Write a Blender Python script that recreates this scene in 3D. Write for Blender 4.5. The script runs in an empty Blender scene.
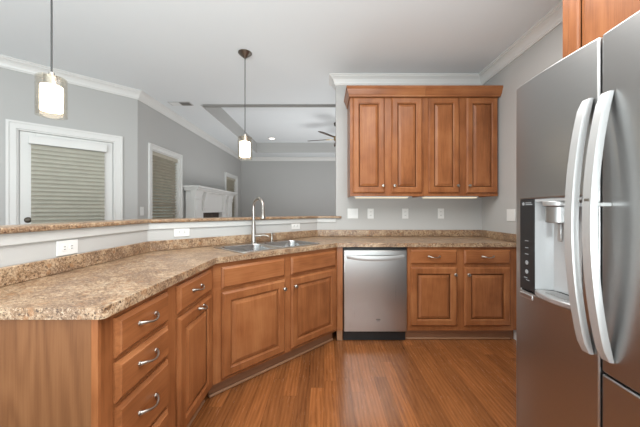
import bpy, bmesh, math, random
from mathutils import Vector, Matrix
random.seed(7)
PI = math.pi
scene = bpy.context.scene
COL = scene.collection
R = math.radians

# ------------------------------------------------------------------ camera, world, lights, exposure
cam_data = bpy.data.cameras.new('camera')
cam = bpy.data.objects.new('camera', cam_data); COL.objects.link(cam)
cam.location = (0, 0, 1.215); cam.rotation_euler = (PI / 2, 0, 0)
cam_data.sensor_width = 36.0; cam_data.lens = 284.4 / 640 * 36.0
cam_data.shift_x = -4 / 640; cam_data.shift_y = -3.5 / 640
cam_data.clip_start = 0.02
scene.camera = cam

world = bpy.data.worlds.new('world'); scene.world = world; world.use_nodes = True
bg = world.node_tree.nodes['Background']
bg.inputs[0].default_value = (0.93, 0.97, 1.0, 1); bg.inputs[1].default_value = 0.35

def area(name, loc, rot, size, size_y, power, color=(1, 1, 1)):
    d = bpy.data.lights.new(name, 'AREA'); d.shape = 'RECTANGLE'
    d.size = size; d.size_y = size_y; d.energy = power; d.color = color
    o = bpy.data.objects.new(name, d); COL.objects.link(o)
    o.location = loc; o.rotation_euler = rot
    return o
area('kitchen_ceiling_light', (0.35, 1.0, 2.70), (0, 0, 0), 2.0, 2.0, 66, (1.0, 0.985, 0.96))
area('added_kitchen_uplight', (-0.6, -1.30, 0.9), (R(158), 0, 0), 4.5, 1.2, 275, (0.89, 0.98, 1.0))  # added lamp behind the camera, aimed up so the ceiling bounces light down
area('added_living_uplight', (0.4, 5.8, 0.5), (0, R(180), 0), 3.0, 2.6, 62, (0.97, 0.99, 1.0))  # added upward lamp, unseen below the bar, brightening the tray lid

vs = scene.view_settings
scene.display_settings.display_device = 'sRGB'
vs.view_transform = 'Standard'; vs.look = 'None'; vs.gamma = 1.0; vs.use_curve_mapping = False
vs.exposure = 0.05
scene.cycles.max_bounces = 8
scene.cycles.transparent_max_bounces = 12
scene.cycles.sample_clamp_indirect = 4.0

# ------------------------------------------------------------------ node helpers and materials
class NT:
    def __init__(self, name):
        self.m = bpy.data.materials.new(name); self.m.use_nodes = True
        self.t = self.m.node_tree; self.n = self.t.nodes; self.l = self.t.links
        self.b = self.n['Principled BSDF']; self.out = self.n['Material Output']
    def node(self, typ, **kw):
        n = self.n.new(typ)
        for k, v in kw.items(): setattr(n, k, v)
        return n
    def put(self, sock, v):
        if hasattr(v, 'is_linked') or isinstance(v, bpy.types.NodeSocket): self.l.new(v, sock)
        else: sock.default_value = v
    def math(self, op, a, b=None, c=None):
        n = self.node('ShaderNodeMath', operation=op)
        for i, v in enumerate((a, b, c)):
            if v is not None: self.put(n.inputs[i], v)
        return n.outputs[0]
    def coord(self, scale=(1, 1, 1), random_offset=True):
        tc = self.node('ShaderNodeTexCoord')
        v = tc.outputs['Object']
        if random_offset:
            oi = self.node('ShaderNodeObjectInfo')
            k = self.node('ShaderNodeVectorMath', operation='SCALE')
            k.inputs[0].default_value = (13.1, 7.7, 9.3); self.l.new(oi.outputs['Random'], k.inputs['Scale'])
            a = self.node('ShaderNodeVectorMath', operation='ADD')
            self.l.new(v, a.inputs[0]); self.l.new(k.outputs[0], a.inputs[1]); v = a.outputs[0]
        m = self.node('ShaderNodeVectorMath', operation='MULTIPLY')
        self.l.new(v, m.inputs[0]); m.inputs[1].default_value = scale
        return m.outputs[0]
    def noise(self, vec, scale=1.0, detail=4.0, rough=0.55, dist=0.0):
        n = self.node('ShaderNodeTexNoise')
        self.l.new(vec, n.inputs['Vector'])
        n.inputs['Scale'].default_value = scale; n.inputs['Detail'].default_value = detail
        n.inputs['Roughness'].default_value = rough; n.inputs['Distortion'].default_value = dist
        return n.outputs['Fac']
    def ramp(self, fac, stops):
        n = self.node('ShaderNodeValToRGB'); e = n.color_ramp.elements
        while len(e) < len(stops): e.new(0.5)
        for el, (p, c) in zip(e, stops):
            el.position = p; el.color = (*c, 1) if len(c) == 3 else c
        self.l.new(fac, n.inputs[0]); return n.outputs[0]
    def mix(self, fac, a, b, blend='MIX'):
        n = self.node('ShaderNodeMix', data_type='RGBA', blend_type=blend)
        self.put(n.inputs[0], fac)
        for s, v in ((n.inputs[6], a), (n.inputs[7], b)):
            if isinstance(v, tuple): s.default_value = (*v, 1) if len(v) == 3 else v
            else: self.l.new(v, s)
        return n.outputs[2]
    def bump(self, h, strength=0.2, distance=0.002):
        n = self.node('ShaderNodeBump'); n.inputs['Strength'].default_value = strength
        n.inputs['Distance'].default_value = distance
        self.l.new(h, n.inputs['Height']); self.l.new(n.outputs[0], self.b.inputs['Normal'])
    def color(self, c):
        if isinstance(c, tuple): self.b.inputs['Base Color'].default_value = (*c, 1)
        else: self.l.new(c, self.b.inputs['Base Color'])
    def set(self, **kw):
        for k, v in kw.items(): self.put(self.b.inputs[k.replace('_', ' ')], v)

M = {}
def plain(name, c, rough=0.5, metal=0.0, var=0.04, vscale=6.0, bump=0.0):
    t = NT(name); v = t.coord()
    n = t.noise(v, vscale, 3)
    lo = tuple(x * (1 - var) for x in c); hi = tuple(min(1, x * (1 + var)) for x in c)
    t.color(t.ramp(n, [(0.3, lo), (0.7, hi)])); t.set(Roughness=rough, Metallic=metal)
    if bump: t.bump(t.noise(v, 180, 2), bump, 0.001)
    M[name] = t.m; return t
plain('wall_paint', (0.48, 0.475, 0.462), 0.75, 0, 0.012, 1.5, 0.05)
plain('lip_dark', (0.25, 0.24, 0.225), 0.7, 0, 0.01)
plain('ceiling_paint', (0.765, 0.795, 0.81), 0.85, 0, 0.01, 1.0, 0.04)
plain('white_trim', (0.73, 0.725, 0.705), 0.35, 0, 0.01)
plain('apron_paint', (0.56, 0.56, 0.545), 0.5, 0, 0.01)
plain('white_plastic', (0.75, 0.75, 0.735), 0.35, 0, 0.01)
plain('dark_slot', (0.05, 0.05, 0.05), 0.6)
plain('black_plastic', (0.012, 0.012, 0.013), 0.4)
plain('nickel', (0.45, 0.42, 0.385), 0.3, 1.0, 0.02)
plain('dark_bronze', (0.10, 0.085, 0.07), 0.35, 0.9, 0.05)
plain('brass', (0.55, 0.38, 0.18), 0.3, 1.0, 0.05)
plain('fan_wood', (0.06, 0.035, 0.022), 0.45, 0, 0.2, 20)
plain('blind_cream', (0.50, 0.485, 0.415), 0.55, 0, 0.05, 12)
plain('blind_tan', (0.46, 0.42, 0.34), 0.55, 0, 0.1, 12)
plain('cord_grey', (0.05, 0.05, 0.05), 0.5)
plain('fridge_side', (0.16, 0.16, 0.165), 0.5, 0.2)
plain('dispenser_plastic', (0.50, 0.51, 0.515), 0.3, 0.25, 0.02)
plain('dispenser_silver', (0.48, 0.475, 0.47), 0.3, 0.7, 0.02)
plain('gasket', (0.07, 0.07, 0.07), 0.6)
plain('panel_icon', (0.25, 0.26, 0.27), 0.4)
plain('soot_brick', (0.07, 0.055, 0.045), 0.9, 0, 0.4, 9)
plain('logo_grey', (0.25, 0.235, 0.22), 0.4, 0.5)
plain('vent_paint', (0.5, 0.5, 0.49), 0.5)

def steel(name, c, rough, stretch, bump=0.08, aniso=0.0):
    t = NT(name); v = t.coord(stretch)
    n = t.noise(v, 1.0, 3, 0.6)
    t.color(t.ramp(n, [(0.3, tuple(x * 0.985 for x in c)), (0.7, tuple(min(1, x * 1.01) for x in c))]))
    t.set(Metallic=1.0)
    t.set(Roughness=t.math('MULTIPLY_ADD', n, 0.03, rough - 0.015))
    if aniso: t.set(Anisotropic=aniso)
    t.bump(n, bump, 0.0003); M[name] = t.m
steel('stainless', (0.42, 0.415, 0.41), 0.33, (3, 3, 300), 0.015)
steel('stainless_bright', (0.56, 0.55, 0.54), 0.28, (300, 3, 3), 0.015)
steel('sink_steel', (0.46, 0.46, 0.455), 0.26, (200, 6, 6), 0.02)
plain('handle_steel', (0.52, 0.52, 0.515), 0.42, 0.6, 0.01)

def wood(name, axis, lo, mid, hi, rough=0.33, streak=0.36):
    t = NT(name)
    s = [14, 14, 14]; s[axis] = 1.6
    f = [120, 120, 120]; f[axis] = 5
    a = t.noise(t.coord(tuple(s)), 1.0, 5, 0.6, 0.6)
    b = t.noise(t.coord(tuple(f)), 1.0, 3, 0.6)
    c = t.noise(t.coord((3.2, 3.2, 3.2)), 1.0, 3, 0.55)
    h = t.math('ADD', t.math('MULTIPLY', a, streak), t.math('ADD', t.math('MULTIPLY', b, 0.2), t.math('MULTIPLY', c, 0.8 - streak)))
    t.color(t.ramp(h, [(0.36, lo), (0.5, mid), (0.64, hi)])); t.set(Roughness=rough)
    t.set(Specular_IOR_Level=0.35)
    t.bump(b, 0.05, 0.0005); M[name] = t.m
W_LO, W_MID, W_HI = (0.175, 0.057, 0.018), (0.285, 0.101, 0.035), (0.38, 0.153, 0.058)
wood('maple_vertical', 2, W_LO, W_MID, W_HI)
wood('maple_horizontal', 0, W_LO, W_MID, W_HI)
wood('toe_wood', 0, (0.22, 0.10, 0.05), (0.27, 0.125, 0.065), (0.32, 0.155, 0.085), 0.45)
wood('shoe_wood', 0, (0.33, 0.17, 0.09), (0.38, 0.20, 0.11), (0.44, 0.24, 0.14), 0.45)

def cathedral():                                   # veneer of the peninsula's end panel
    t = NT('end_veneer')
    n = t.noise(t.coord((3.6, 3.6, 0.75), False), 1.0, 2, 0.45, 0.5)
    ring = t.math('SINE', t.math('MULTIPLY', n, 75.0))
    f = t.noise(t.coord((170, 170, 6), False), 1, 3)
    cl_ = t.noise(t.coord((7, 7, 2), False), 1, 3)
    h = t.math('ADD', t.math('MULTIPLY_ADD', ring, 0.09, 0.10), t.math('ADD', t.math('MULTIPLY', f, 0.4), t.math('MULTIPLY', cl_, 0.4)))
    t.color(t.ramp(h, [(0.28, (0.135, 0.053, 0.020)), (0.5, (0.195, 0.082, 0.032)), (0.74, (0.24, 0.107, 0.044))]))
    t.set(Roughness=0.5, Specular_IOR_Level=0.25); M['end_veneer'] = t.m
cathedral()

def laminate():
    t = NT('laminate'); v = t.coord((1, 1, 1), False)
    big = t.noise(v, 7.0, 5, 0.65, 0.8)
    med = t.noise(v, 22.0, 7, 0.80, 1.4)
    fine = t.noise(v, 115.0, 5, 0.75, 0.6)
    tiny = t.noise(v, 170.0, 3, 0.7, 0.2)
    vo = t.node('ShaderNodeTexVoronoi'); t.l.new(v, vo.inputs['Vector']); vo.inputs['Scale'].default_value = 60
    base = t.ramp(med, [(0.34, (0.12, 0.062, 0.032)), (0.45, (0.28, 0.16, 0.080)), (0.54, (0.44, 0.295, 0.178)), (0.66, (0.59, 0.45, 0.31))])
    dk = t.ramp(big, [(0.40, (0.8, 0.8, 0.8)), (0.55, (0, 0, 0))])
    base = t.mix(dk, base, (0.21, 0.125, 0.075))
    lt = t.ramp(big, [(0.54, (0, 0, 0)), (0.70, (0.5, 0.5, 0.5))])
    base = t.mix(lt, base, (0.55, 0.43, 0.30))
    c = t.mix(t.ramp(fine, [(0.40, (1, 1, 1)), (0.46, (0, 0, 0))]), base, (0.05, 0.026, 0.016))
    c = t.mix(t.ramp(fine, [(0.55, (0, 0, 0)), (0.62, (0.8, 0.8, 0.8))]), c, (0.60, 0.48, 0.35))
    c = t.mix(t.ramp(tiny, [(0.33, (0.8, 0.8, 0.8)), (0.42, (0, 0, 0))]), c, (0.10, 0.06, 0.04))
    rust = t.ramp(vo.outputs['Color'], [(0.80, (0, 0, 0)), (0.88, (0.6, 0.6, 0.6))])
    c = t.mix(rust, c, (0.34, 0.165, 0.07))
    t.color(c); t.set(Roughness=0.34); M['laminate'] = t.m
laminate()

def floor_mat():
    t = NT('oak_floor')
    tc = t.node('ShaderNodeTexCoord'); sp = t.node('ShaderNodeSeparateXYZ'); t.l.new(tc.outputs['Object'], sp.inputs[0])
    x, y = sp.outputs[0], sp.outputs[1]
    bw = 0.09
    xr = t.math('DIVIDE', x, bw); row = t.math('FLOOR', xr); fx = t.math('FRACT', xr)
    wn = t.node('ShaderNodeTexWhiteNoise', noise_dimensions='1D'); t.l.new(row, wn.inputs['W'])
    yy = t.math('ADD', t.math('DIVIDE', y, 1.05), t.math('MULTIPLY', wn.outputs['Value'], 7.0))
    pl = t.math('FLOOR', yy); fy = t.math('FRACT', yy)
    idv = t.node('ShaderNodeCombineXYZ'); t.l.new(row, idv.inputs[0]); t.l.new(pl, idv.inputs[1])
    w2 = t.node('ShaderNodeTexWhiteNoise', noise_dimensions='3D'); t.l.new(idv.outputs[0], w2.inputs['Vector'])
    pv = w2.outputs['Value']
    gc = t.node('ShaderNodeCombineXYZ')
    t.l.new(t.math('ADD', t.math('MULTIPLY', x, 17.0), t.math('MULTIPLY', pv, 31.0)), gc.inputs[0])
    t.l.new(t.math('ADD', t.math('MULTIPLY', y, 2.2), t.math('MULTIPLY', pv, 17.0)), gc.inputs[1])
    g1 = t.noise(gc.outputs[0], 1.0, 5, 0.6, 1.6)
    w = t.node('ShaderNodeTexWave', wave_type='BANDS', bands_direction='X'); t.l.new(gc.outputs[0], w.inputs['Vector'])
    w.inputs['Scale'].default_value = 0.75; w.inputs['Distortion'].default_value = 6.0; w.inputs['Detail'].default_value = 2.0
    gc2 = t.node('ShaderNodeCombineXYZ')
    t.l.new(t.math('MULTIPLY', x, 260.0), gc2.inputs[0]); t.l.new(t.math('MULTIPLY', y, 9.0), gc2.inputs[1])
    g2 = t.noise(gc2.outputs[0], 1.0, 2, 0.6)
    grain = t.math('ADD', t.math('MULTIPLY', g1, 0.66), t.math('ADD', t.math('MULTIPLY', w.outputs['Fac'], 0.17), t.math('MULTIPLY', g2, 0.17)))
    c = t.ramp(grain, [(0.24, (0.125, 0.041, 0.012)), (0.42, (0.225, 0.083, 0.027)), (0.68, (0.315, 0.120, 0.040))])
    tone = t.ramp(pv, [(0.0, (0.70, 0.68, 0.68)), (0.5, (0.98, 0.95, 0.92)), (1.0, (1.22, 1.16, 1.08))])
    c = t.mix(1.0, c, tone, 'MULTIPLY')
    e1 = t.math('LESS_THAN', fx, 0.022); e2 = t.math('LESS_THAN', fy, 0.0025)
    gap = t.math('MAXIMUM', e1, e2)
    c = t.mix(t.math('MULTIPLY', gap, 0.45), c, (0.05, 0.02, 0.01))
    t.color(c); t.set(Roughness=t.math('MULTIPLY_ADD', g2, 0.08, 0.22))
    t.set(Coat_Weight=0.3, Coat_Roughness=0.15)
    t.bump(t.math('SUBTRACT', t.math('MULTIPLY', grain, 0.25), gap), 0.15, 0.001)
    M['oak_floor'] = t.m
floor_mat()

def glass(name, tint=(1, 1, 1), gloss=0.05, ior=1.45):
    t = NT(name); t.n.remove(t.b)
    tr = t.node('ShaderNodeBsdfTransparent'); tr.inputs[0].default_value = (*tint, 1)
    gl = t.node('ShaderNodeBsdfGlossy'); gl.inputs['Roughness'].default_value = gloss
    lw = t.node('ShaderNodeLayerWeight'); lw.inputs['Blend'].default_value = 0.5
    fac = t.math('MULTIPLY_ADD', t.math('POWER', lw.outputs['Facing'], 3.0), 0.45, 0.04)
    mx = t.node('ShaderNodeMixShader'); t.l.new(fac, mx.inputs[0])
    t.l.new(tr.outputs[0], mx.inputs[1]); t.l.new(gl.outputs[0], mx.inputs[2]); t.l.new(mx.outputs[0], t.out.inputs[0])
    M[name] = t.m
glass('pendant_glass', (0.975, 0.955, 0.92), 0.03, 1.6)
glass('window_glass', (0.80, 0.86, 0.80), 0.02, 1.45)
def emit(name, c, s):
    t = NT(name); t.n.remove(t.b); e = t.node('ShaderNodeEmission')
    e.inputs[0].default_value = (*c, 1); e.inputs[1].default_value = s; t.l.new(e.outputs[0], t.out.inputs[0]); M[name] = t.m
emit('lamp_glow', (1.0, 0.84, 0.62), 7.0)
emit('strip_glow', (1.0, 0.86, 0.62), 1.0)
emit('can_glow', (1.0, 0.92, 0.78), 4.0)

# ------------------------------------------------------------------ mesh helpers
class MB:
    def __init__(self): self.bm = bmesh.new()
    def box(self, x0, x1, y0, y1, z0, z1, mat=None):
        vs_ = [Vector((x, y, z)) for x in (x0, x1) for y in (y0, y1) for z in (z0, z1)]
        if mat: vs_ = [mat @ v for v in vs_]
        v = [self.bm.verts.new(p) for p in vs_]
        for f in ((0, 1, 3, 2), (4, 6, 7, 5), (0, 4, 5, 1), (2, 3, 7, 6), (0, 2, 6, 4), (1, 5, 7, 3)):
            self.bm.faces.new([v[i] for i in f])
        return self
    def prism(self, pts, z0, z1):
        a = [self.bm.verts.new((p[0], p[1], z0)) for p in pts]; b = [self.bm.verts.new((p[0], p[1], z1)) for p in pts]
        n = len(pts)
        self.bm.faces.new(a[::-1]); self.bm.faces.new(b)
        for i in range(n): self.bm.faces.new((a[i], a[(i + 1) % n], b[(i + 1) % n], b[i]))
        return self
    def loft(self, rings, cap0=True, cap1=True, closed=True):
        rv = [[self.bm.verts.new(p) for p in r] for r in rings]
        n = len(rv[0])
        for a, b in zip(rv, rv[1:]):
            for i in range(n if closed else n - 1):
                j = (i + 1) % n; self.bm.faces.new((a[i], a[j], b[j], b[i]))
        if cap0: self.bm.faces.new(rv[0][::-1])
        if cap1: self.bm.faces.new(rv[-1])
        return self
    def lathe(self, prof, seg=24, c=(0, 0, 0), axis='z', cap=True):
        rings = []
        for r, h in prof:
            ring = []
            for i in range(seg):
                a = 2 * PI * i / seg; p = (r * math.cos(a), r * math.sin(a), h)
                if axis == 'y': p = (p[0], -p[2], p[1])
                ring.append((p[0] + c[0], p[1] + c[1], p[2] + c[2]))
            rings.append(ring)
        return self.loft(rings, cap, cap)
    def tube(self, pts, rad, seg=12, section=None):
        pts = [Vector(p) for p in pts]; n = len(pts); rings = []
        up = None
        for i, p in enumerate(pts):
            d = (pts[min(i + 1, n - 1)] - pts[max(i - 1, 0)]).normalized()
            if up is None:
                up = Vector((0, 0, 1)) if abs(d.z) < 0.9 else Vector((1, 0, 0))
            s = d.cross(up).normalized(); up = s.cross(d).normalized()
            r = rad[i] if isinstance(rad, (list, tuple)) else rad
            if section: rings.append([p + s * a * (r if section is True else 1) + up * b for a, b in section])
            else: rings.append([p + (s * math.cos(2 * PI * k / seg) + up * math.sin(2 * PI * k / seg)) * r for k in range(seg)])
        return self.loft(rings)
    def build(self, name, mat, parent=None, bevel=0, smooth=True, seg=2, loc=None, angle=35):
        bm = self.bm
        bmesh.ops.recalc_face_normals(bm, faces=bm.faces)
        me = bpy.data.meshes.new(name); bm.to_mesh(me); bm.free()
        me.materials.append(M[mat])
        o = bpy.data.objects.new(name, me); COL.objects.link(o)
        if parent: o.parent = parent
        if loc: o.location = loc
        if bevel:
            b = o.modifiers.new('bevel', 'BEVEL'); b.width = bevel; b.segments = seg; b.limit_method = 'ANGLE'; b.angle_limit = R(angle)
        if smooth:
            for p in me.polygons: p.use_smooth = True
            try: me.set_sharp_from_angle(angle=R(38))
            except Exception: pass
        return o

def thing(name, label, cat, loc=(0, 0, 0), rotz=0.0, group=None):
    o = bpy.data.objects.new(name, None); COL.objects.link(o)
    o.empty_display_size = 0.1
    o.location = loc; o.rotation_euler = (0, 0, rotz)
    return tag(o, label, cat, group)
def tag(o, label, cat, group=None):
    o['label'] = label; o['category'] = cat
    if group: o['group'] = group
    return o
def struct(o, label=None):
    o['kind'] = 'structure'
    if label: o['label'] = label
    return o
def copy_tree(o, parent=None):
    c = o.copy(); COL.objects.link(c)
    if parent: c.parent = parent
    for ch in list(o.children): copy_tree(ch, c)
    return c

def offset(path, d):
    """mitred offset of an open XY polyline; d > 0 is to the left of the travel direction"""
    P = [Vector(p) for p in path]; out = []
    for i, p in enumerate(P):
        ns = []
        if i > 0: t = (P[i] - P[i - 1]).normalized(); ns.append(Vector((-t.y, t.x)))
        if i < len(P) - 1: t = (P[i + 1] - P[i]).normalized(); ns.append(Vector((-t.y, t.x)))
        if len(ns) == 2:
            m = (ns[0] + ns[1]).normalized(); k = d / m.dot(ns[0]); out.append(p + m * k)
        else: out.append(p + ns[0] * d)
    return out
def band(path, d0, d1): return offset(path, d0) + offset(path, d1)[::-1]
def sweep(path, prof, name, mat, parent=None, smooth=False):
    """prof: (distance to the right of the path, z)"""
    mb = MB(); cols = [offset(path, -d) for d, z in prof]
    rings = [[(cols[k][i].x, cols[k][i].y, prof[k][1]) for k in range(len(prof))] for i in range(len(path))]
    mb.loft(rings); return mb.build(name, mat, parent, smooth=smooth)
def round_rect(x0, x1, y0, y1, r, n=5):
    pts = []
    for cx, cy, a0 in ((x1 - r, y1 - r, 0), (x0 + r, y1 - r, 90), (x0 + r, y0 + r, 180), (x1 - r, y0 + r, 270)):
        for k in range(n + 1):
            a = R(a0 + 90 * k / n); pts.append((cx + r * math.cos(a), cy + r * math.sin(a)))
    return pts
def plate_with_holes(outer, holes, z0, z1):
    mb = MB(); bm = mb.bm; edges = []
    for loop in [outer] + holes:
        v = [bm.verts.new((p[0], p[1], z0)) for p in loop]
        edges += [bm.edges.new((v[i], v[(i + 1) % len(v)])) for i in range(len(v))]
    r = bmesh.ops.triangle_fill(bm, edges=edges, use_beauty=True, use_dissolve=False)
    faces = [g for g in r['geom'] if isinstance(g, bmesh.types.BMFace)]
    e = bmesh.ops.extrude_face_region(bm, geom=faces)
    bmesh.ops.translate(bm, verts=[g for g in e['geom'] if isinstance(g, bmesh.types.BMVert)], vec=(0, 0, z1 - z0))
    return mb

# ------------------------------------------------------------------ setting: shell
CZ = 2.74
XR, YB = 1.805, 3.25
WT = 0.12
NOOK0, CORNER, FARL, FARR = (-4.1, 1.96), (-2.4, 3.66), (-2.4, 8.25), (2.9, 8.25)
BACKY = -1.5

mb = MB(); mb.box(-4.3, 3.1, BACKY, 8.45, -0.06, 0.0); struct(mb.build('floor', 'oak_floor', smooth=False), 'hardwood plank floor')
TX0, TX1, TY0, TY1, TZ = -1.80, 2.25, 4.13, 7.55, 3.0
mb = MB()
mb.box(-4.3, 3.1, BACKY, TY0, CZ, CZ + 0.06); mb.box(-4.3, 3.1, TY1, 8.45, CZ, CZ + 0.06)
mb.box(-4.3, TX0, TY0, TY1, CZ, CZ + 0.06); mb.box(TX1, 3.1, TY0, TY1, CZ, CZ + 0.06)
ceil = struct(mb.build('ceiling', 'ceiling_paint', smooth=False), 'white painted ceiling with a recessed tray')
mb = MB()                                           # the tray: grey painted sides, white lid
for a in ((TX0 - .06, TX0 + .012, TY0, TY1), (TX1 - .012, TX1 + .06, TY0, TY1), (TX0 - .06, TX1 + .06, TY0 - .06, TY0 + .012), (TX0 - .06, TX1 + .06, TY1 - .012, TY1 + .06)):
    mb.box(a[0], a[1], a[2], a[3], CZ + 0.061, TZ)
for a in ((TX0 + .0005, TX0 + .012, TY0, TY1), (TX1 - .012, TX1 - .0005, TY0, TY1), (TX0 + .012, TX1 - .012, TY0 + .0005, TY0 + .012), (TX0 + .012, TX1 - .012, TY1 - .012, TY1 - .0005)):
    mb.box(a[0], a[1], a[2], a[3], CZ, CZ + 0.061)
mb.build('tray_side', 'wall_paint', ceil, smooth=False)
mb = MB(); mb.box(TX0 - .06, TX1 + .06, TY0 - .06, TY1 + .06, TZ, TZ + .05); mb.build('tray_lid', 'ceiling_paint', ceil, smooth=False)
mb = MB(); mb.box(TX0 + .05, TX1 - .05, TY0 - .02, TY0 + .012, CZ - 0.03, CZ); mb.build('tray_lip', 'lip_dark', ceil, smooth=False)  # thin strip added to give the dark band along the tray's near edge

def wall(name, p0, p1, opens=(), h=CZ, ext0=0.0, ext1=0.0, t=WT):
    p0, p1 = Vector(p0), Vector(p1); L = (p1 - p0).length
    mb = MB(); s = -ext0
    for (s0, s1, z0, z1) in sorted(opens):
        mb.box(s, s0, 0, t, 0, h)
        if z0 > 0: mb.box(s0, s1, 0, t, 0, z0)
        mb.box(s0, s1, 0, t, z1, h); s = s1
    mb.box(s, L + ext1, 0, t, 0, h)
    o = mb.build(name, 'wall_paint', smooth=False)
    o.location = (p0.x, p0.y, 0); d = p1 - p0; o.rotation_euler = (0, 0, math.atan2(d.y, d.x))
    return struct(o)
wall('wall_back', (0.137, YB), (XR, YB), ext1=WT)
wall('wall_right', (XR, YB), (XR, BACKY))
wall('wall_left', (-4.1, BACKY), NOOK0)
LN = (Vector(CORNER) - Vector(NOOK0)).length
D0, D1, DH = LN - 1.13 + 0.072, LN - 0.165 - 0.072, 2.052     # door opening along the angled wall
wall('wall_nook', NOOK0, CORNER, [(D0, D1, 0, DH)], ext0=0.1)
W1 = (3.950 - 3.66, 4.70 - 3.66); W2 = (6.95 - 3.66, 7.75 - 3.66)
WZ0, WZ1 = 0.55, 2.06
wall('wall_living', CORNER, FARL, [(*W1, WZ0, WZ1), (*W2, WZ0, WZ1)], ext1=WT)
wall('wall_far', FARL, FARR, ext1=WT)
wall('wall_living_right', FARR, (2.9, YB + WT))
wall('wall_living_front', (2.9, YB + WT), (XR, YB + WT), t=-0.0 + 0.1)

# half wall carrying the raised bar
HW = [(-1.275, 0.80), (-1.275, 2.055), (-0.08, 3.25), (0.137, 3.25)]
mb = MB(); mb.prism(band(HW, 0, 0.115), 0, 1.12); struct(mb.build('wall_peninsula', 'wall_paint', smooth=False), 'half wall behind the sink counter')
mb = MB(); mb.prism(band(HW, -0.012, -0.0005), 1.072, 1.12); struct(mb.build('trim_1', 'apron_paint', bevel=0.004), 'white apron under the bar ledge')

# crown mouldings
def crown(path, name):
    prof = [(0.0005, -.104), (.011, -.104), (.011, -.094), (.018, -.087), (.024, -.068), (.037, -.045), (.053, -.030), (.064, -.026), (.064, -.016), (.077, -.011), (.077, -.0008), (0.0005, -.0008)]
    return struct(sweep(path, [(d, CZ + z) for d, z in prof], name, 'white_trim'))
crown([NOOK0, CORNER, FARL, FARR, (2.9, YB + WT), (0.137, YB + WT), (0.137, YB), (XR, YB), (XR, BACKY)], 'trim_2')
# baseboards
def baseboard(path, name):
    return struct(sweep(path, [(.0005, .001), (.016, .001), (.016, .085), (.010, .10), (.0005, .10)], name, 'white_trim'))
baseboard([(XR, 2.70), (XR, BACKY)], 'baseboard_right')
baseboard([(-2.4, 3.67), FARL, FARR, (2.9, YB + WT)], 'baseboard_living')

# doors and windows
def local_frame(p0, p1, s):
    p0, p1 = Vector(p0), Vector(p1); d = (p1 - p0).normalized(); p = p0 + d * s
    return (p.x, p.y, 0), math.atan2(d.y, d.x)
def casing(mb, x0, x1, z0, z1, w=0.074, bottom=False):
    for a in ((x0 - w, x0, z0, z1 + w), (x1, x1 + w, z0, z1 + w), (x0, x1, z1, z1 + w)):
        mb.box(a[0], a[1], -0.018, -0.0005, a[2], a[3])
    mb.box(x0 - w, x0 - w + .022, -0.028, -0.018, z0, z1 + w); mb.box(x1 + w - .022, x1 + w, -0.028, -0.018, z0, z1 + w)
    mb.box(x0 - w + .022, x1 + w - .022, -0.028, -0.018, z1 + w - .022, z1 + w)
def jamb(mb, x0, x1, z0, z1, t=WT):
    mb.box(x0, x0 + .015, -0.0, t, z0, z1); mb.box(x1 - .015, x1, 0, t, z0, z1); mb.box(x0 + .015, x1 - .015, 0, t, z1 - .015, z1)
def slats(mb, x0, x1, z0, z1, y, pitch=0.044, w=0.05, tilt=62):
    n = int((z1 - z0) / pitch)
    for i in range(n):
        z = z1 - (i + .5) * pitch; a = R(tilt + random.uniform(-2.5, 2.5))
        m = Matrix.Translation((0, y, z)) @ Matrix.Rotation(a, 4, 'X')
        prof = [(-w / 2 + w * k / 6, .006 * (1 - (2 * k / 6 - 1) ** 2)) for k in range(7)]
        prof = [(p, h + .0013) for p, h in prof] + [(p, h - .0013) for p, h in prof[::-1]]
        mb.loft([[m @ Vector((xx, p, h)) for p, h in prof] for xx in (x0, x1)])
loc, rz = local_frame(NOOK0, CORNER, 0)
d = bpy.data.objects.new('door_1', None); COL.objects.link(d); d.location = loc; d.rotation_euler = (0, 0, rz)
struct(d, 'white glazed patio door with a closed cream blind')
mb = MB(); casing(mb, D0, D1, 0.001, DH); mb.build('door_casing', 'white_trim', d, smooth=False)
mb = MB(); jamb(mb, D0, D1, 0.001, DH); mb.build('door_jamb', 'white_trim', d, smooth=False)
a0, a1 = D0 + .019, D1 - .019
mb = MB(); st = 0.115
mb.box(a0, a0 + st, .02, .062, .008, DH - .018); mb.box(a1 - st, a1, .02, .062, .008, DH - .018)
mb.box(a0 + st, a1 - st, .02, .062, .008, .26); mb.box(a0 + st, a1 - st, .02, .062, DH - .018 - .12, DH - .018)
slab = mb.build('door_slab', 'white_trim', d, bevel=.003)
mb = MB(); mb.box(a0 + st + .001, a1 - st - .001, .038, .044, .26, DH - .138); mb.build('door_glass', 'window_glass', slab, smooth=False)
mb = MB(); slats(mb, a0 + st - .03, a1 - st + .03, .24, DH - .15, -.014, tilt=-55); bl = mb.build('blind', 'blind_cream', d, smooth=False)
mb = MB(); mb.box(a0 + st - .05, a1 - st + .05, -.045, .0195, DH - .145, DH - .065); mb.build('blind_valance', 'white_trim', bl, bevel=.004)
mb = MB(); mb.lathe([(.004, 0), (.028, 0), (.030, .006), (.024, .012), (.013, .014), (.013, .020), (.004, .020)], 20, (a0 + .062, .0195, 1.11), 'y')
mb.build('deadbolt', 'dark_bronze', d)
mb = MB(); mb.lathe([(.004, 0), (.031, 0), (.031, .006), (.012, .012), (.012, .035), (.024, .042), (.029, .055), (.024, .068), (.004, .072)], 20, (a0 + .062, .0195, 0.96), 'y')
mb.build('door_handle', 'dark_bronze', d)

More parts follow.
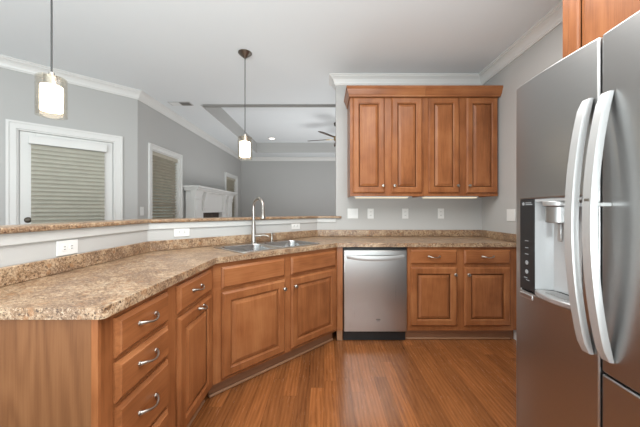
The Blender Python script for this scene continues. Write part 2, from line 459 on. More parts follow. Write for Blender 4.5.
loc, rz = local_frame(CORNER, FARL, 0)
for i, (w, mat, lab) in enumerate(((W1, 'blind_tan', 'white framed window with tan slatted blind before the mantel'), (W2, 'blind_tan', 'white framed window beyond the mantel'))):
    o = bpy.data.objects.new('window_%d' % (i + 1), None); COL.objects.link(o); o.location = loc; o.rotation_euler = (0, 0, rz); struct(o, lab)
    x0, x1 = w
    mb = MB(); casing(mb, x0, x1, WZ0 - .03, WZ1); mb.box(x0 - .10, x1 + .10, -.05, -.0005, WZ0 - .055, WZ0 - .03)
    mb.build('window_casing', 'white_trim', o, smooth=False)
    mb = MB(); jamb(mb, x0, x1, WZ0, WZ1); mb.box(x0 + .015, x1 - .015, 0, WT, WZ0, WZ0 + .015)
    for zz in (WZ0 + .015, (WZ0 + WZ1) / 2 - .02, WZ1 - .055): mb.box(x0 + .015, x1 - .015, .07, .10, zz, zz + .04)
    mb.box(x0 + .015, x0 + .05, .07, .10, WZ0, WZ1); mb.box(x1 - .05, x1 - .015, .07, .10, WZ0, WZ1)
    mb.build('window_frame', 'white_trim', o, smooth=False)
    mb = MB(); mb.box(x0 + .04, x1 - .04, .083, .087, WZ0 + .05, WZ1 - .05); mb.build('window_glass', 'window_glass', o, smooth=False)
    mb = MB(); slats(mb, x0 + .02, x1 - .02, WZ0 + .03, WZ1 - .06, .037, tilt=-42); b = mb.build('blind', mat, o, smooth=False)
    mb = MB(); mb.box(x0 + .017, x1 - .017, .008, .062, WZ1 - .07, WZ1 - .016); mb.build('blind_rail', mat, b, bevel=.003)

# ------------------------------------------------------------------ cabinet builders
def raised_front(x0, x1, z0, z1, parent, name, grain='maple_vertical', flat=False, y=-0.0008):
    """cabinet front: mitred frame with a raised centre panel, or a slab with an eased edge"""
    def ring(ins, out): return [(x0 + ins, y - out, z0 + ins), (x1 - ins, y - out, z0 + ins), (x1 - ins, y - out, z1 - ins), (x0 + ins, y - out, z1 - ins)]
    if flat:
        mb = MB(); mb.loft([ring(0, 0), ring(0, .007), ring(.004, .010), ring(.012, .0155), ring(.015, .0195)])
        return mb.build(name, grain, parent, smooth=False)
    fw = min(.056, (x1 - x0) * .2)
    mb = MB(); mb.loft([ring(0, 0), ring(0, .008), ring(.004, .012), ring(.010, .0175), ring(.013, .0195), ring(fw, .0195), ring(fw + .003, .0165), ring(fw + .008, .0145), ring(fw + .010, .0095)], True, False)
    dr = mb.build(name, grain, parent, smooth=False)
    g = fw + .0095
    mb = MB(); mb.loft([ring(g, .0090), ring(g + .006, .0090), ring(g + .027, .0165), ring(g + .030, .0180), ring(g + .032, .0180)])
    mb.build('raised_panel', grain, dr, smooth=False)
    return dr
def knob(parent, x, z, y=-.0205):
    mb = MB(); mb.lathe([(.003, 0), (.008, 0), (.0065, .004), (.0055, .011), (.010, .017), (.0145, .021), (.0150, .025), (.0115, .029), (.003, .0305)], 18, (x, y, z), 'y')
    return mb.build('knob', 'nickel', parent)
def pull(parent, x, z, y=-.0200, w=.096):
    mb = MB(); pts = []; rad = []
    for i in range(17):
        t = -1 + 2 * i / 16
        pts.append((x + t * w / 2 * (1.08), y - .026 * (1 - abs(t) ** 2.4) - .003, z - .004 * math.cos(t * PI)))
        rad.append(.0042 + .0035 * abs(t) ** 3)
    mb.tube(pts, rad, 10)
    for s in (-1, 1): mb.lathe([(.004, 0), (.0095, 0), (.0085, .004), (.004, .006)], 14, (x + s * w / 2 * 1.06, y, z + .004), 'y')
    return mb.build('handle', 'nickel', parent)
def base_box(t, W, depth=.585, shape=None, toe=True, top=.875, xt=0.0):
    """carcass with face frame flush at y = 0, toe kick set back"""
    pts = shape or [(0, 0), (W, 0), (W, depth), (0, depth)]
    mb = MB(); mb.prism(pts, .105, top); mb.build('body', 'maple_vertical', t, smooth=False)
    if toe:
        mb = MB(); mb.box(0.0, W + xt, .06, .075, 0.001, .1045); k = mb.build('toe_kick', 'toe_wood', t, smooth=False)
        mb = MB(); mb.prism([(0, .045), (W, .045), (W, .0595), (0, .0595)], 0.001, .018); mb.build('shoe_moulding', 'shoe_wood', k, bevel=.006)

# four drawer cabinet at the peninsula end
FX = -0.705
t = thing('drawer_cabinet', 'maple base cabinet of stacked drawers at the open end of the counter', 'cabinet', (FX, 0.90, 0), PI / 2)
W = .385
base_box(t, W, .568)
mb = MB(); mb.box(-.0125, -.0005, .022, .568, .001, .875); mb.build('end_panel', 'end_veneer', t, smooth=False)['label'] = 'brown grained end panel'
mb = MB(); mb.box(-.0125, -.0005, 0, .0215, .001, .875); mb.build('corner_stile', 'maple_vertical', t, smooth=False)
for z0, z1 in ((.719, .853), (.568, .703), (.352, .552), (.128, .336)):
    dr = raised_front(.050, .367, z0, z1, t, 'drawer', 'maple_horizontal', True)
    pull(dr, .2085, (z0 + z1) / 2 + .004)
# drawer over door cabinet
t = thing('door_cabinet', 'narrow maple base cabinet between the drawer stack and the sink cabinet', 'cabinet', (FX, 1.2855, 0), PI / 2)
W = 1.80 - 1.2865; base_box(t, W, .568)
dr = raised_front(.066, W - .050, .719, .853, t, 'drawer', 'maple_horizontal', True); pull(dr, W / 2, .79)
dd = raised_front(.066, W - .050, .125, .697, t, 'door'); pull(dd, W / 2 + .05, .668, w=.055)
# corner sink cabinet
L = math.hypot(.825, .82)
t = thing('sink_cabinet', 'angled maple base cabinet with two doors below the sink', 'cabinet', (FX, 1.80, 0), math.atan2(.82, .825))
base_box(t, L, shape=[(0.001, 0), (L - .001, 0), (L + .42, .43), (L - .02, .52), (.02, .52), (-.30, .31)], top=.70)
mb = MB(); mb.box(0, L, 0, .02, .7005, .875); mb.build('face_rail', 'maple_horizontal', t, smooth=False)
mid = .668
for x0, x1, kx in ((.055, .560, .540), (.620, 1.132, .648)):
    raised_front(x0, x1, .705, .845, t, 'false_drawer_front', 'maple_horizontal', True)
    dd = raised_front(x0, x1, .125, .682, t, 'door'); knob(dd, kx, .615)
# filler beside the dishwasher
mb = MB(); mb.box(.122, .172, 2.621, 2.64, .105, .875); t = thing('filler_strip', 'narrow wooden filler strip between the sink cabinet and the dishwasher', 'filler strip', (0, 0, 0))
mb.build('stile', 'maple_vertical', t, smooth=False)
mb = MB(); mb.box(.118, .172, 2.642, 2.70, .001, .1045); mb.build('plinth', 'shoe_wood', t, bevel=.004)
# two drawer two door cabinet on the back wall
t = thing('base_cabinet', 'maple base cabinet with two drawers over two doors beside the dishwasher', 'cabinet', (.767, 2.62, 0), 0)
W = .978; base_box(t, W, .625, xt=.04)
for x0, x1, kx in ((.028, .455, .430), (.520, .945, .550)):
    dr = raised_front(x0, x1, .718, .850, t, 'drawer', 'maple_horizontal', True); pull(dr, (x0 + x1) / 2, .786)
    dd = raised_front(x0, x1, .150, .690, t, 'door'); knob(dd, kx, .625)
mb = MB(); mb.box(W + .0005, W + .057, .012, .03, .105, .875); mb.build('side_filler', 'maple_vertical', t, smooth=False)

# wall cabinets with their own crowns, under-cabinet lights
UY = 2.925
def upper(x, W, name, label, doors, left_end, right_end):
    t = thing('wall_cabinet', label, 'cabinet', (x, UY, 1.358), 0, 'wall cabinets over the back counter')
    mb = MB(); mb.box(0, W, 0, .02, 0, 1.05); mb.box(0, W, .02, .324, .02, 1.05); mb.box(0, .018, .02, .324, 0, .02); mb.box(W - .018, W, .02, .324, 0, .02)
    mb.build('body', 'maple_vertical', t, smooth=False)
    for x0, x1, kx in doors:
        dd = raised_front(x0, x1, .030, 1.010, t, 'door'); knob(dd, kx, .105)
    prof = [(.0003, 1.012), (.010, 1.012), (.012, 1.026), (.018, 1.038), (.024, 1.056), (.034, 1.084), (.040, 1.090), (.040, 1.112), (.0003, 1.112)]
    p = [(0, .324), (0, -.021), (W, -.021)] if left_end else [(0, -.021), (W, -.021), (W, .324)]
    cr = sweep(p, prof, 'crown_moulding', 'maple_horizontal', t)
    mb = MB(); mb.box(0, W, -.0208, .324, 1.0505, 1.09); mb.build('top_board', 'maple_horizontal', t, smooth=False)
    return t
upper(.267, .7595, 'a', 'wall cabinet nearer the pass-through opening, with two raised panel doors', [(.028, .355, .335), (.425, .740, .452)], True, False)
upper(1.0275, .7595, 'b', 'wall cabinet nearer the refrigerator, with two raised panel doors', [(.040, .360, .335), (.432, .752, .455)], False, True)
for x, lab in ((.325, 'lit under-cabinet light strip below the wall cabinet by the pass-through'), (1.05, 'lit under-cabinet light strip below the wall cabinet by the refrigerator')):
    t = thing('under_cabinet_light', lab, 'light', (x, UY + .06, 1.3370), 0, 'under-cabinet light strips')
    mb = MB(); mb.box(0, .57, 0, .09, .012, .0405); mb.build('housing', 'white_plastic', t, bevel=.003)
    mb = MB(); mb.box(.012, .558, .006, .084, .004, .0118); mb.build('diffuser', 'strip_glow', t, smooth=False)

# cabinet over the refrigerator
t = thing('wall_cabinet', 'orange-toned wall cabinet mounted above the refrigerator', 'cabinet', (1.2, 1.43, 1.83), -PI / 2)
mb = MB(); mb.box(0, .99, 0, .60, 0, .70); mb.build('body', 'maple_vertical', t, smooth=False)
for x0, x1, kx in ((.046, .487, .465), (.503, .944, .525)):
    dd = raised_front(x0, x1, .02, .68, t, 'door'); knob(dd, kx, .07)

# ------------------------------------------------------------------ worktop
cl = -1.273
r = .022
outer = [(cl, .876), (-.68 - r, .876)] + [(-.68 - r + r * math.sin(R(a)), .876 + r - r * math.cos(R(a))) for a in (22, 45, 68, 90)]
outer += [(-.68, 1.79), (.125, 2.595), (1.803, 2.595), (1.803, 3.248), (-.0808, 3.248), (cl, 2.0558)]
u0, u1, v0, v1 = 0.985, 1.785, 1.803, 2.284
q = math.sqrt(.5)
def uv(u, v): return ((u - v) * q, (u + v) * q)
hole = [uv(*p) for p in round_rect(u0 + .012, u1 - .012, v0 + .012, v1 - .012, .05)]
mb = plate_with_holes(outer, [hole], .876, .914)
ct = mb.build('countertop', 'laminate', None, bevel=.011, seg=4, angle=50)
tag(ct, 'long speckled tan laminate countertop running round the kitchen', 'countertop')
BS = [(cl, .876), (cl, 2.0558), (-.0808, 3.248), (1.803, 3.248), (1.803, 2.6)]
mb = MB(); mb.prism(band(BS, -.019, 0), .9145, .989); mb.build('backsplash', 'laminate', ct, bevel=.004)
# raised bar ledge
a, b = offset(HW, -.032), offset(HW, .147)
pts = [tuple(p) for p in a[:3]] + [(.20, a[3].y), (.20, 3.2495), (.1365, 3.2495), (.1365, b[3].y)] + [tuple(p) for p in b[:3][::-1]]
mb = MB(); mb.prism(pts, 1.1205, 1.147)
tag(mb.build('bar_ledge', 'laminate', None, bevel=.010, seg=4, angle=40), 'raised speckled laminate bar ledge capping the half wall', 'ledge')

# ------------------------------------------------------------------ sink, faucet, soap pump
cu, cv = (u0 + u1) / 2, (v0 + v1) / 2; c = uv(cu, cv); hu, hv = (u1 - u0) / 2, (v1 - v0) / 2
t = thing('sink', 'double bowl stainless steel sink set in the angled counter', 'sink', (c[0], c[1], .9142), PI / 4)
bowls = [(-hu + .022, -.012, -hv + .022, hv - .085), (.012, hu - .022, -hv + .022, hv - .085)]
mb = plate_with_holes(round_rect(-hu, hu, -hv, hv, .055), [round_rect(*bb, .06) for bb in bowls], 0, .0045)
mb.build('rim', 'sink_steel', t, bevel=.0015)
for bb in bowls:
    mb = MB(); rings = []
    for ins, z, rr in ((0, .0035, .06), (.004, -.006, .058), (.008, -.12, .055), (.02, -.150, .05), (.045, -.160, .04), (.12, -.164, .02)):
        rings.append([(p[0], p[1], z) for p in round_rect(bb[0] + ins, bb[1] - ins, bb[2] + ins, bb[3] - ins, rr)])
    mb.loft(rings, False, True); bo = mb.build('bowl', 'sink_steel', t)
    mb = MB(); mb.lathe([(.004, 0), (.043, 0), (.043, .003), (.034, .0035), (.030, -.002), (.004, -.002)], 20, ((bb[0] + bb[1]) / 2, (bb[2] + bb[3]) / 2, -.1635))
    mb.build('drain', 'nickel', bo)

fx, fy = -.629, 2.541
t = thing('faucet', 'tall brushed nickel gooseneck faucet behind the sink', 'faucet', (fx, fy, .919), -PI / 4)
mb = MB(); mb.lathe([(.004, 0), (.027, 0), (.027, .006), (.0215, .010), (.0205, .05), (.0195, .10), (.0165, .16), (.0135, .20), (.0125, .215), (.004, .215)], 24)
mb.build('base', 'nickel', t)
rr = .0755; top = .318
pts = [(0, 0, .21), (0, 0, .27)] + [(rr - rr * math.cos(R(a)), 0, top + rr * math.sin(R(a)) * 1.03) for a in range(0, 181, 12)] + [(2 * rr, 0, top - .01)]
mb = MB(); mb.tube(pts, .0125, 14); mb.build('gooseneck', 'nickel', t)
mb = MB(); mb.lathe([(.004, top - .008), (.0125, top - .008), (.0135, top - .03), (.0185, top - .06), (.0215, top - .092), (.019, top - .10), (.004, top - .10)], 20, (2 * rr, 0, 0))
mb.build('spray_head', 'nickel', t)
mb = MB(); mb.tube([(.012, .012, .066), (.03, .03, .068), (.044, .044, .068)], [.011, .011, .010], 12)
mb.tube([(.042, .042, .068), (.062, .062, .073), (.085, .085, .066), (.098, .098, .058)], [.0075, .0065, .0055, .005], 10)
mb.build('lever', 'nickel', t)
t = thing('soap_pump', 'small nickel soap pump on the sink deck beside the faucet', 'soap pump', (-.491, 2.677, .919), -PI / 4)
mb = MB(); mb.lathe([(.004, 0), (.017, 0), (.017, .005), (.011, .010), (.0095, .045), (.006, .048), (.006, .068), (.010, .070), (.010, .078), (.004, .079)], 18); mb.build('stem', 'nickel', t)
mb = MB(); mb.tube([(0, 0, .0745), (.03, 0, .0745), (.046, 0, .068)], [.006, .005, .004], 10); mb.build('spout', 'nickel', t)

# ------------------------------------------------------------------ dishwasher
t = thing('dishwasher', 'stainless steel dishwasher under the counter', 'dishwasher', (.178, 2.605, 0), 0)
W = .582
mb = MB(); mb.box(0, W, .03, .60, .10, .868); mb.build('tub', 'black_plastic', t, smooth=False)
mb = MB(); mb.box(.003, W - .003, -.012, .028, .105, .845); dr = mb.build('door', 'stainless_bright', t, bevel=.006, seg=3)
mb = MB(); mb.box(.003, W - .003, -.004, .028, .8455, .862); mb.build('control_strip', 'black_plastic', dr, bevel=.002)
mb = MB()
sec = [(-.006, -.022), (.004, -.022), (.0075, -.014), (.0085, 0), (.0075, .014), (.004, .022), (-.006, .022)]
rings = []
for i in range(17):
    s = -1 + 2 * i / 16; x = W / 2 + s * .262; y = -.013 - .046 * (1 - abs(s) ** 2.6); zc = .788 - .012 * (1 - s * s) + .003
    rings.append([(x, y - a_, zc + b_ * (.75 + .25 * (1 - s * s))) for a_, b_ in sec])
mb.loft(rings); mb.build('handle', 'handle_steel', dr)
mb = MB()
mb.loft([[(W / 2 + .025 + .022 * math.cos(2 * PI * k / 24), yy, .215 + .009 * math.sin(2 * PI * k / 24)) for k in range(24)] for yy in (-.0122, -.0130)])
mb.build('logo', 'logo_grey', dr)
mb = MB(); mb.box(W / 2 + .010, W / 2 + .040, -.0130, -.0122, .196, .199); mb.build('logo_line', 'logo_grey', dr, smooth=False)
mb = MB(); mb.box(.003, W - .003, .045, .06, .004, .099); mb.build('toe_panel', 'black_plastic', t, smooth=False)

# ------------------------------------------------------------------ refrigerator
FRX, FRY = .896, 1.328
t = thing('refrigerator', 'large stainless steel refrigerator with a door water dispenser', 'refrigerator', (FRX, FRY, 0), -PI / 2)
FW, FH = .908, 1.78
mb = MB(); mb.box(.004, FW - .004, .087, .88, .05, FH - .02); mb.build('body', 'fridge_side', t, bevel=.004)
mb = MB(); mb.box(.02, FW - .02, .095, .86, .001, .0495); mb.build('base_grille', 'black_plastic', t, smooth=False)
mb = MB(); mb.box(.02, FW - .02, .076, .0868, .085, FH - .03); mb.build('gasket', 'gasket', t, smooth=False)
def door_slab(x0, x1, z0, z1, hole=None, bulge=.010, th=.075):
    xs = [x0 + (x1 - x0) * i / 12 for i in range(13)]; zs = [z0, z1]
    if hole:
        xs = sorted(set([x for x in xs if min(abs(x - hole[0]), abs(x - hole[1])) > .008] + [hole[0], hole[1]])); zs = [z0, hole[2], hole[3], z1]
    c_, h_ = (x0 + x1) / 2, (x1 - x0) / 2
    f = lambda x: -bulge * (1 - ((x - c_) / h_) ** 2)
    mb = MB(); bm = mb.bm
    A = [[bm.verts.new((x, f(x), z)) for z in zs] for x in xs]; B = [[bm.verts.new((x, th, z)) for z in zs] for x in xs]
    inh = lambda i, j: hole and xs[i] >= hole[0] - 1e-6 and xs[i + 1] <= hole[1] + 1e-6 and zs[j] >= hole[2] - 1e-6 and zs[j + 1] <= hole[3] + 1e-6
    nx, nz = len(xs) - 1, len(zs) - 1
    ok = lambda i, j: 0 <= i < nx and 0 <= j < nz and not inh(i, j)
    for i in range(nx):
        for j in range(nz):
            if not ok(i, j): continue
            bm.faces.new((A[i][j], A[i + 1][j], A[i + 1][j + 1], A[i][j + 1])); bm.faces.new((B[i][j], B[i][j + 1], B[i + 1][j + 1], B[i + 1][j]))
            if not ok(i - 1, j): bm.faces.new((A[i][j], A[i][j + 1], B[i][j + 1], B[i][j]))
            if not ok(i + 1, j): bm.faces.new((A[i + 1][j], B[i + 1][j], B[i + 1][j + 1], A[i + 1][j + 1]))
            if not ok(i, j - 1): bm.faces.new((A[i][j], B[i][j], B[i + 1][j], A[i + 1][j]))
            if not ok(i, j + 1): bm.faces.new((A[i][j + 1], A[i + 1][j + 1], B[i + 1][j + 1], B[i][j + 1]))
    for v in [v for v in bm.verts if not v.link_faces]: bm.verts.remove(v)
    return mb, f
H0, H1, HZ0, HZ1 = .036, .345, .858, 1.262
mb, ff = door_slab(0, .402, .075, FH, (H0, H1, HZ0, HZ1)); fz = mb.build('freezer_door', 'stainless', t, bevel=.006, seg=3)
mb, fr_ = door_slab(.410, FW, .695, FH); fd = mb.build('fridge_door', 'stainless', t, bevel=.006, seg=3)
mb, _f = door_slab(.410, FW, .075, .688); mb.build('lower_door', 'stainless', t, bevel=.006, seg=3)
# water dispenser
mb = MB()
PX = .126                                           # control panel / niche boundary
def arc(zt, nb=7):
    pts = [(PX, -.004), (PX + .006, .030), (PX + .022, .058), (PX + .05, .068)]
    pts += [(H1 - .05, .068), (H1 - .022, .058), (H1 - .007, .030), (H1 - .001, -.004)]
    return [(x, y, zt) for x, y in pts]
mb.loft([arc(HZ0 + .0225), arc(HZ1 - .001)], False, False, closed=False)
di = mb.build('dispenser', 'dispenser_plastic', fz)
mb = MB(); mb.prism([p[:2] for p in arc(0)], HZ1 - .012, HZ1 - .001); mb.build('dispenser_ceiling', 'dispenser_plastic', di, smooth=False)
mb = MB(); n = 10
lip = [(PX, .03)] + [(PX + (H1 - PX) * i / n, -.006 - .028 * math.sin(PI * i / n) ** .8) for i in range(n + 1)] + [(H1, .03), (H1 - .03, .062), (PX + .03, .062)]
mb.prism(lip, HZ0 + .002, HZ0 + .022); mb.build('drip_tray', 'dispenser_silver', di, bevel=.004)
mb = MB()
for i in range(9): mb.box(PX + .05 + i * .014, PX + .058 + i * .014, .0, .045, HZ0 + .0222, HZ0 + .025)
mb.build('drip_grate', 'dispenser_silver', di, smooth=False)
hx = .200
mb = MB(); half = [(hx + .056 * math.cos(R(a)), .045 - .062 * math.sin(R(a))) for a in range(0, 181, 15)]
mb.prism(half, HZ1 - .032, HZ1 - .0125); hb = mb.build('nozzle_housing', 'dispenser_silver', di, bevel=.003)
mb = MB(); half = [(hx + .048 * math.cos(R(a)), .045 - .052 * math.sin(R(a))) for a in range(0, 181, 15)]
mb.prism(half, HZ1 - .098, HZ1 - .0325); mb.build('chute', 'stainless', di, bevel=.003)
mb = MB(); mb.box(hx + .012, hx + .030, .018, .028, HZ1 - .17, HZ1 - .0985); mb.build('paddle', 'dispenser_silver', di, bevel=.003)
mb = MB(); mb.box(H0 + .0005, PX - .0005, -.0065, .07, HZ0 + .006, HZ1 - .001); cp = mb.build('control_panel', 'black_plastic', fz, bevel=.003)
w_ = PX - H0
def bar(x, z, w, h):
    mb = MB(); mb.box(H0 + x - w / 2, H0 + x + w / 2, -.0075, -.0066, z - h / 2, z + h / 2); mb.build('panel_marking', 'panel_icon', cp, smooth=False)
def ringmark(x, z, r, seg=14):
    mb = MB(); mb.lathe([(.003, 0), (r, 0), (r, .0009), (.003, .0009)], seg, (H0 + x, -.0066, z), 'y'); mb.build('panel_icon', 'panel_icon', cp, smooth=False)
ringmark(.024, HZ1 - .020, .0075)
bar(.055, HZ1 - .016, .034, .004); bar(.058, HZ1 - .0235, .040, .004)
for z in (1.080, 1.050, 1.022): bar(w_ / 2, z, .020, .003)
for z in (.985, .945): ringmark(w_ / 2, z, .010, 6)
bar(w_ / 2 - .006, .918, .020, .003); bar(w_ / 2 + .006, .909, .020, .003)
mb = MB(); mb.box(H0 + .004, PX - .006, -.0105, -.003, HZ0 - .030, HZ0 - .008); bd = mb.build('badge', 'dispenser_silver', fz, bevel=.002)
mb = MB(); mb.box(H0 + .009, PX - .011, -.0113, -.0106, HZ0 - .025, HZ0 - .013); mb.build('badge_inset', 'stainless', bd, smooth=False)
# bow handles
def bow(parent, x, z0, z1, f):
    N = 24; rings = []; y0 = f(x)
    for i in range(N + 1):
        s = i / N; z = z0 + (z1 - z0) * s
        k = math.sin(PI * s) ** .75
        y = y0 - .002 - .055 * k
        hw = .018 - .002 * (1 - k); th = .013
        dz = 0.0
        sl = 0
        sec_ = [(-hw, -th * .5), (-hw * .8, -th), (hw * .8, -th), (hw, -th * .5), (hw, th * .6), (hw * .7, th), (-hw * .7, th), (-hw, th * .6)]
        rings.append([(x + a_, y + b_ * (1 if 0 < i < N else .6) - .006, z) for a_, b_ in sec_])
    mb = MB(); mb.loft(rings); h = mb.build('handle', 'handle_steel', parent)
    mb = MB(); zc = 1.232; s = (zc - z0) / (z1 - z0); y = y0 - .002 - .055 * math.sin(PI * s) ** .75
    mb.box(x - .006, x + .006, y - .002, y0 - .0005, zc - .006, zc + .006); mb.build('standoff', 'handle_steel', h, bevel=.002)
    return h, y
h, y = bow(fz, .374, .738, 1.585, ff)
h, y = bow(fd, .440, .745, 1.582, fr_)
mb = MB(); mb.box(.440 - .009, .440 + .009, y - .0185, y - .0168, 1.213, 1.251); mb.build('handle_plate', 'nickel', h, smooth=False)

# ------------------------------------------------------------------ wall plates
def plate(kind, loc, rz, label, w=.072, h=.116, gangs=1, group=None, sideways=False):
    t = thing('wall_outlet' if kind == 'outlet' else 'light_switch', label, 'outlet' if kind == 'outlet' else 'switch', loc, rz, group)
    W_, H_ = (h, w) if sideways else (w, h)
    mb = MB(); mb.box(-W_ / 2, W_ / 2, -.006, -.0005, -H_ / 2, H_ / 2); p = mb.build('cover_plate', 'white_plastic', t, bevel=.003)
    for g in range(gangs):
        cx = (g - (gangs - 1) / 2) * .046
        mb = MB()
        if kind == 'outlet':
            for e in (-1, 1):
                ax, az = (e * .020, 0) if sideways else (cx, e * .020)
                mb = MB(); mb.lathe([(.003, 0), (.0165, 0), (.0155, .0015), (.003, .0015)], 18, (ax, -.0061, az), 'y')
                rc = mb.build('receptacle', 'white_plastic', t)
                for k in (-1, 1):
                    mb = MB()
                    if sideways: mb.box(ax - .0045, ax + .0045, -.0086, -.0077, k * .006 - .0014, k * .006 + .0014)
                    else: mb.box(ax + k * .006 - .0014, ax + k * .006 + .0014, -.0086, -.0077, az - .0045, az + .0045)
                    mb.build('slot', 'dark_slot', rc, smooth=False)
        else:
            mb.box(cx - .0055, cx + .0055, -.0085, -.0061, -.013, .013); mb.build('toggle', 'white_plastic', t, bevel=.001)
    return t
zz = 1.174
def bx(px): return (px - 324) / 284.4 * 3.25
plate('switch', (bx(352.8), YB, zz), 0, 'double light switch on the back wall beside the bar ledge', w=.122, gangs=2)
plate('outlet', (bx(370.6), YB, zz), 0, 'white upright outlet on the back wall, nearest the double switch')
plate('outlet', (bx(405.2), YB, zz), 0, 'white upright outlet in the middle of the back wall under the cabinets')
plate('outlet', (bx(440.8), YB, zz), 0, 'white upright outlet on the back wall nearest the right corner')
plate('switch', (XR, 2.742, 1.165), -PI / 2, 'double light switch on the right wall beside the refrigerator', w=.122, gangs=2)
plate('outlet', (-1.275, 1.41, 1.029), PI / 2, 'sideways white outlet on the half wall near the counter end', sideways=True)
def dg(px):                                        # point of the angled half wall seen at pixel column px
    k = (px - 324) / 284.4; y = 3.33 / (1 - k); return (k * y, y)
p = dg(181.7); plate('outlet', (p[0], p[1], 1.044), PI / 4, 'sideways white outlet on the angled half wall, left of the sink', sideways=True)
p = dg(295.5); plate('outlet', (p[0], p[1], 1.046), PI / 4, 'sideways white outlet on the angled half wall behind the sink\'s right bowl', sideways=True)
plate('switch', (-2.4, 3.745, 1.20), PI / 2, 'white switch on the living room wall between door and window')
pp, rzz = local_frame(NOOK0, CORNER, D0 - .155)
plate('switch', (pp[0], pp[1], 1.20), rzz, 'white switch on the angled wall beside the patio door')

# ------------------------------------------------------------------ pendants
def pendant(x, y, zb, h, r, label):
    t = thing('pendant_light', label, 'light', (x, y, zb), 0, 'glass cylinder pendants over the bar')
    H = CZ - zb
    mb = MB(); mb.lathe([(.004, H - .06), (.008, H - .06), (.012, H - .052), (.045, H - .026), (.066, H - .006), (.066, H - .0005), (.004, H - .0005)], 28); mb.build('canopy', 'dark_bronze' if False else 'nickel_dark', t)
    mb = MB(); mb.lathe([(.0042, h + .02), (.0042, H - .055)], 10); mb.build('rod', 'cord_grey', t)
    mb = MB(); mb.lathe([(.004, h + .022), (.012, h + .022), (.013, h + .004), (.034, h), (.034, h - .048), (.028, h - .052), (.004, h - .052)], 24); mb.build('cap', 'nickel', t)
    mb = MB(); mb.lathe([(.004, h - .0525), (r * .70, h - .0525), (r * .72, h - .058), (r * .72, .032), (r * .70, .028), (.004, .028)], 28); mb.build('inner_shade', 'lamp_glow', t)
    mb = MB(); mb.lathe([(r - .004, .0), (r, 0), (r, h - .012), (r - .004, h - .006), (.035, h - .006), (.035, h - .010), (r - .006, h - .010), (r - .004, h - .014), (r - .004, 0)], 36, cap=False)
    mb.build('glass_shade', 'pendant_glass', t)
    return t
plain('nickel_dark', (0.24, 0.215, 0.19), 0.3, 1.0, 0.05)
pendant(-1.475, 1.54, 1.722, .215, .066, 'lit glass pendant over the bar ledge nearest the patio door')
pendant(-.7665, 2.76, 1.705, .222, .069, 'lit glass pendant over the bar ledge behind the sink')

# ------------------------------------------------------------------ ceiling fixtures
t = thing('air_vent', 'rectangular white air vent in the ceiling beyond the bar', 'vent', (-2.05, 4.07, CZ), 0)
mb = MB(); mb.box(-.155, .155, -.07, .07, -.007, -.0005); fr0 = mb.build('frame', 'vent_paint', t, bevel=.002)
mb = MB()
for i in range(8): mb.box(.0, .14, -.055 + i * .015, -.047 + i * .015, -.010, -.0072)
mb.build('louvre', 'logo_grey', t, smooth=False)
mb = MB()
for i in range(8): mb.box(-.14, -.005, -.055 + i * .015, -.047 + i * .015, -.010, -.0072)
mb.build('louvre', 'white_trim', t, smooth=False)
t = thing('recessed_light', 'round recessed ceiling light in the tray ceiling', 'light', (-1.3, 7.10, TZ), 0)
mb = MB(); mb.lathe([(.070, -.0005), (.095, -.0005), (.095, -.006), (.070, -.006), (.070, -.0005)], 28, cap=False); mb.build('trim_ring', 'white_trim', t)
mb = MB(); mb.lathe([(.003, -.003), (.0695, -.003), (.0695, -.001), (.003, -.001)], 28); mb.build('lens', 'can_glow', t)

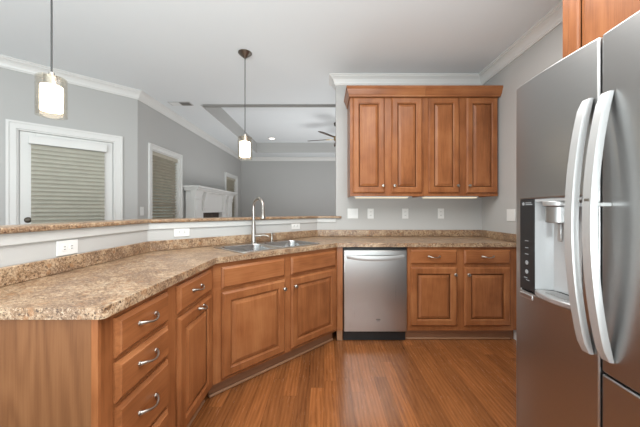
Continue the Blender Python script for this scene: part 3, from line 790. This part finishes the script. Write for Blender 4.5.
t = thing('ceiling_fan', 'dark wooden bladed ceiling fan hanging in the tray ceiling', 'fan', (.30, 5.85, 0), 0)
mb = MB(); mb.lathe([(.004, 2.93), (.04, 2.92), (.09, 2.95), (.10, 2.9995), (.004, 2.9995)], 24); mb.build('canopy', 'dark_bronze', t)
mb = MB(); mb.lathe([(.012, 2.76), (.012, 2.935)], 12); mb.build('downrod', 'dark_bronze', t)
mb = MB(); mb.lathe([(.004, 2.62), (.05, 2.62), (.09, 2.64), (.10, 2.67), (.095, 2.72), (.06, 2.75), (.03, 2.77), (.004, 2.77)], 28); mb.build('motor', 'brass', t)
mb = MB(); mb.lathe([(.004, 2.545), (.03, 2.55), (.055, 2.575), (.06, 2.6195), (.004, 2.6195)], 24); mb.build('switch_housing', 'dark_bronze', t)
for k in range(5):
    a = R(235 + 72 * k)
    m = Matrix.Rotation(a, 4, 'Z') @ Matrix.Translation((0, 0, 2.68)) @ Matrix.Rotation(R(-12), 4, 'X')
    outl = [(.19, -.05), (.30, -.062), (.55, -.07), (.64, -.062), (.67, -.03), (.67, .03), (.64, .062), (.55, .07), (.30, .062), (.19, .05)]
    mb = MB(); mb.prism(outl, -.004, .004); mb.bm.transform(m); b = mb.build('blade', 'fan_wood', t, bevel=.0015)
    mb = MB(); mb.prism([(.08, -.016), (.20, -.02), (.26, -.035), (.26, .035), (.20, .02), (.08, .016)], -.010, -.0042); mb.bm.transform(m); mb.build('blade_iron', 'brass', b)

# ------------------------------------------------------------------ fireplace mantel
t = thing('fireplace', 'white fireplace mantel against the living room wall', 'fireplace', (-2.4, 4.79, 0), PI / 2)
FWD = 2.12                                          # local x runs along the wall, -y out into the room
B = -.02
mb = MB(); mb.box(0, FWD, -.30, B, 1.600, 1.632); mb.box(.02, FWD - .02, -.27, B, 1.572, 1.5995); mb.box(.045, FWD - .045, -.235, B, 1.545, 1.5715)
mb.build('mantel_shelf', 'white_trim', t, bevel=.006)
o0, o1, oz = .56, 1.56, 1.165
mb = MB(); mb.box(.10, o0, -.13, B, .001, 1.5445); mb.box(o1, FWD - .10, -.13, B, .001, 1.5445); mb.box(o0, o1, -.13, B, oz, 1.5445)
mb.build('surround', 'white_trim', t, smooth=False)
for x in (.075, FWD - .075 - .26):
    mb = MB(); mb.box(x, x + .26, -.19, -.1305, .001, 1.40); mb.box(x - .02, x + .28, -.205, -.1305, 1.40, 1.43)
    mb.box(x + .05, x + .21, -.197, -.19, .25, 1.33)
    mb.loft([[(x - .005, -.1305, 1.4305), (x + .265, -.1305, 1.4305), (x + .265, -.195, 1.4305), (x - .005, -.195, 1.4305)],
             [(x - .012, -.1305, 1.48), (x + .272, -.1305, 1.48), (x + .272, -.205, 1.48), (x - .012, -.205, 1.48)],
             [(x - .025, -.1305, 1.5445), (x + .285, -.1305, 1.5445), (x + .285, -.228, 1.5445), (x - .025, -.228, 1.5445)]])
    mb.build('pilaster', 'white_trim', t, bevel=.003)
for x in (.50, FWD - .50 - .09):
    mb = MB(); sidep = [(-.1305, 1.20), (-.15, 1.21), (-.165, 1.27), (-.175, 1.36), (-.20, 1.45), (-.22, 1.5445), (-.1305, 1.5445)]
    mb.loft([[(x, a_, b_) for a_, b_ in sidep], [(x + .09, a_, b_) for a_, b_ in sidep]]); mb.build('corbel', 'white_trim', t, smooth=False)
mb = MB(); mb.box(o0, o1, -.05, B, .001, oz); mb.build('firebox', 'soot_brick', t, smooth=False)
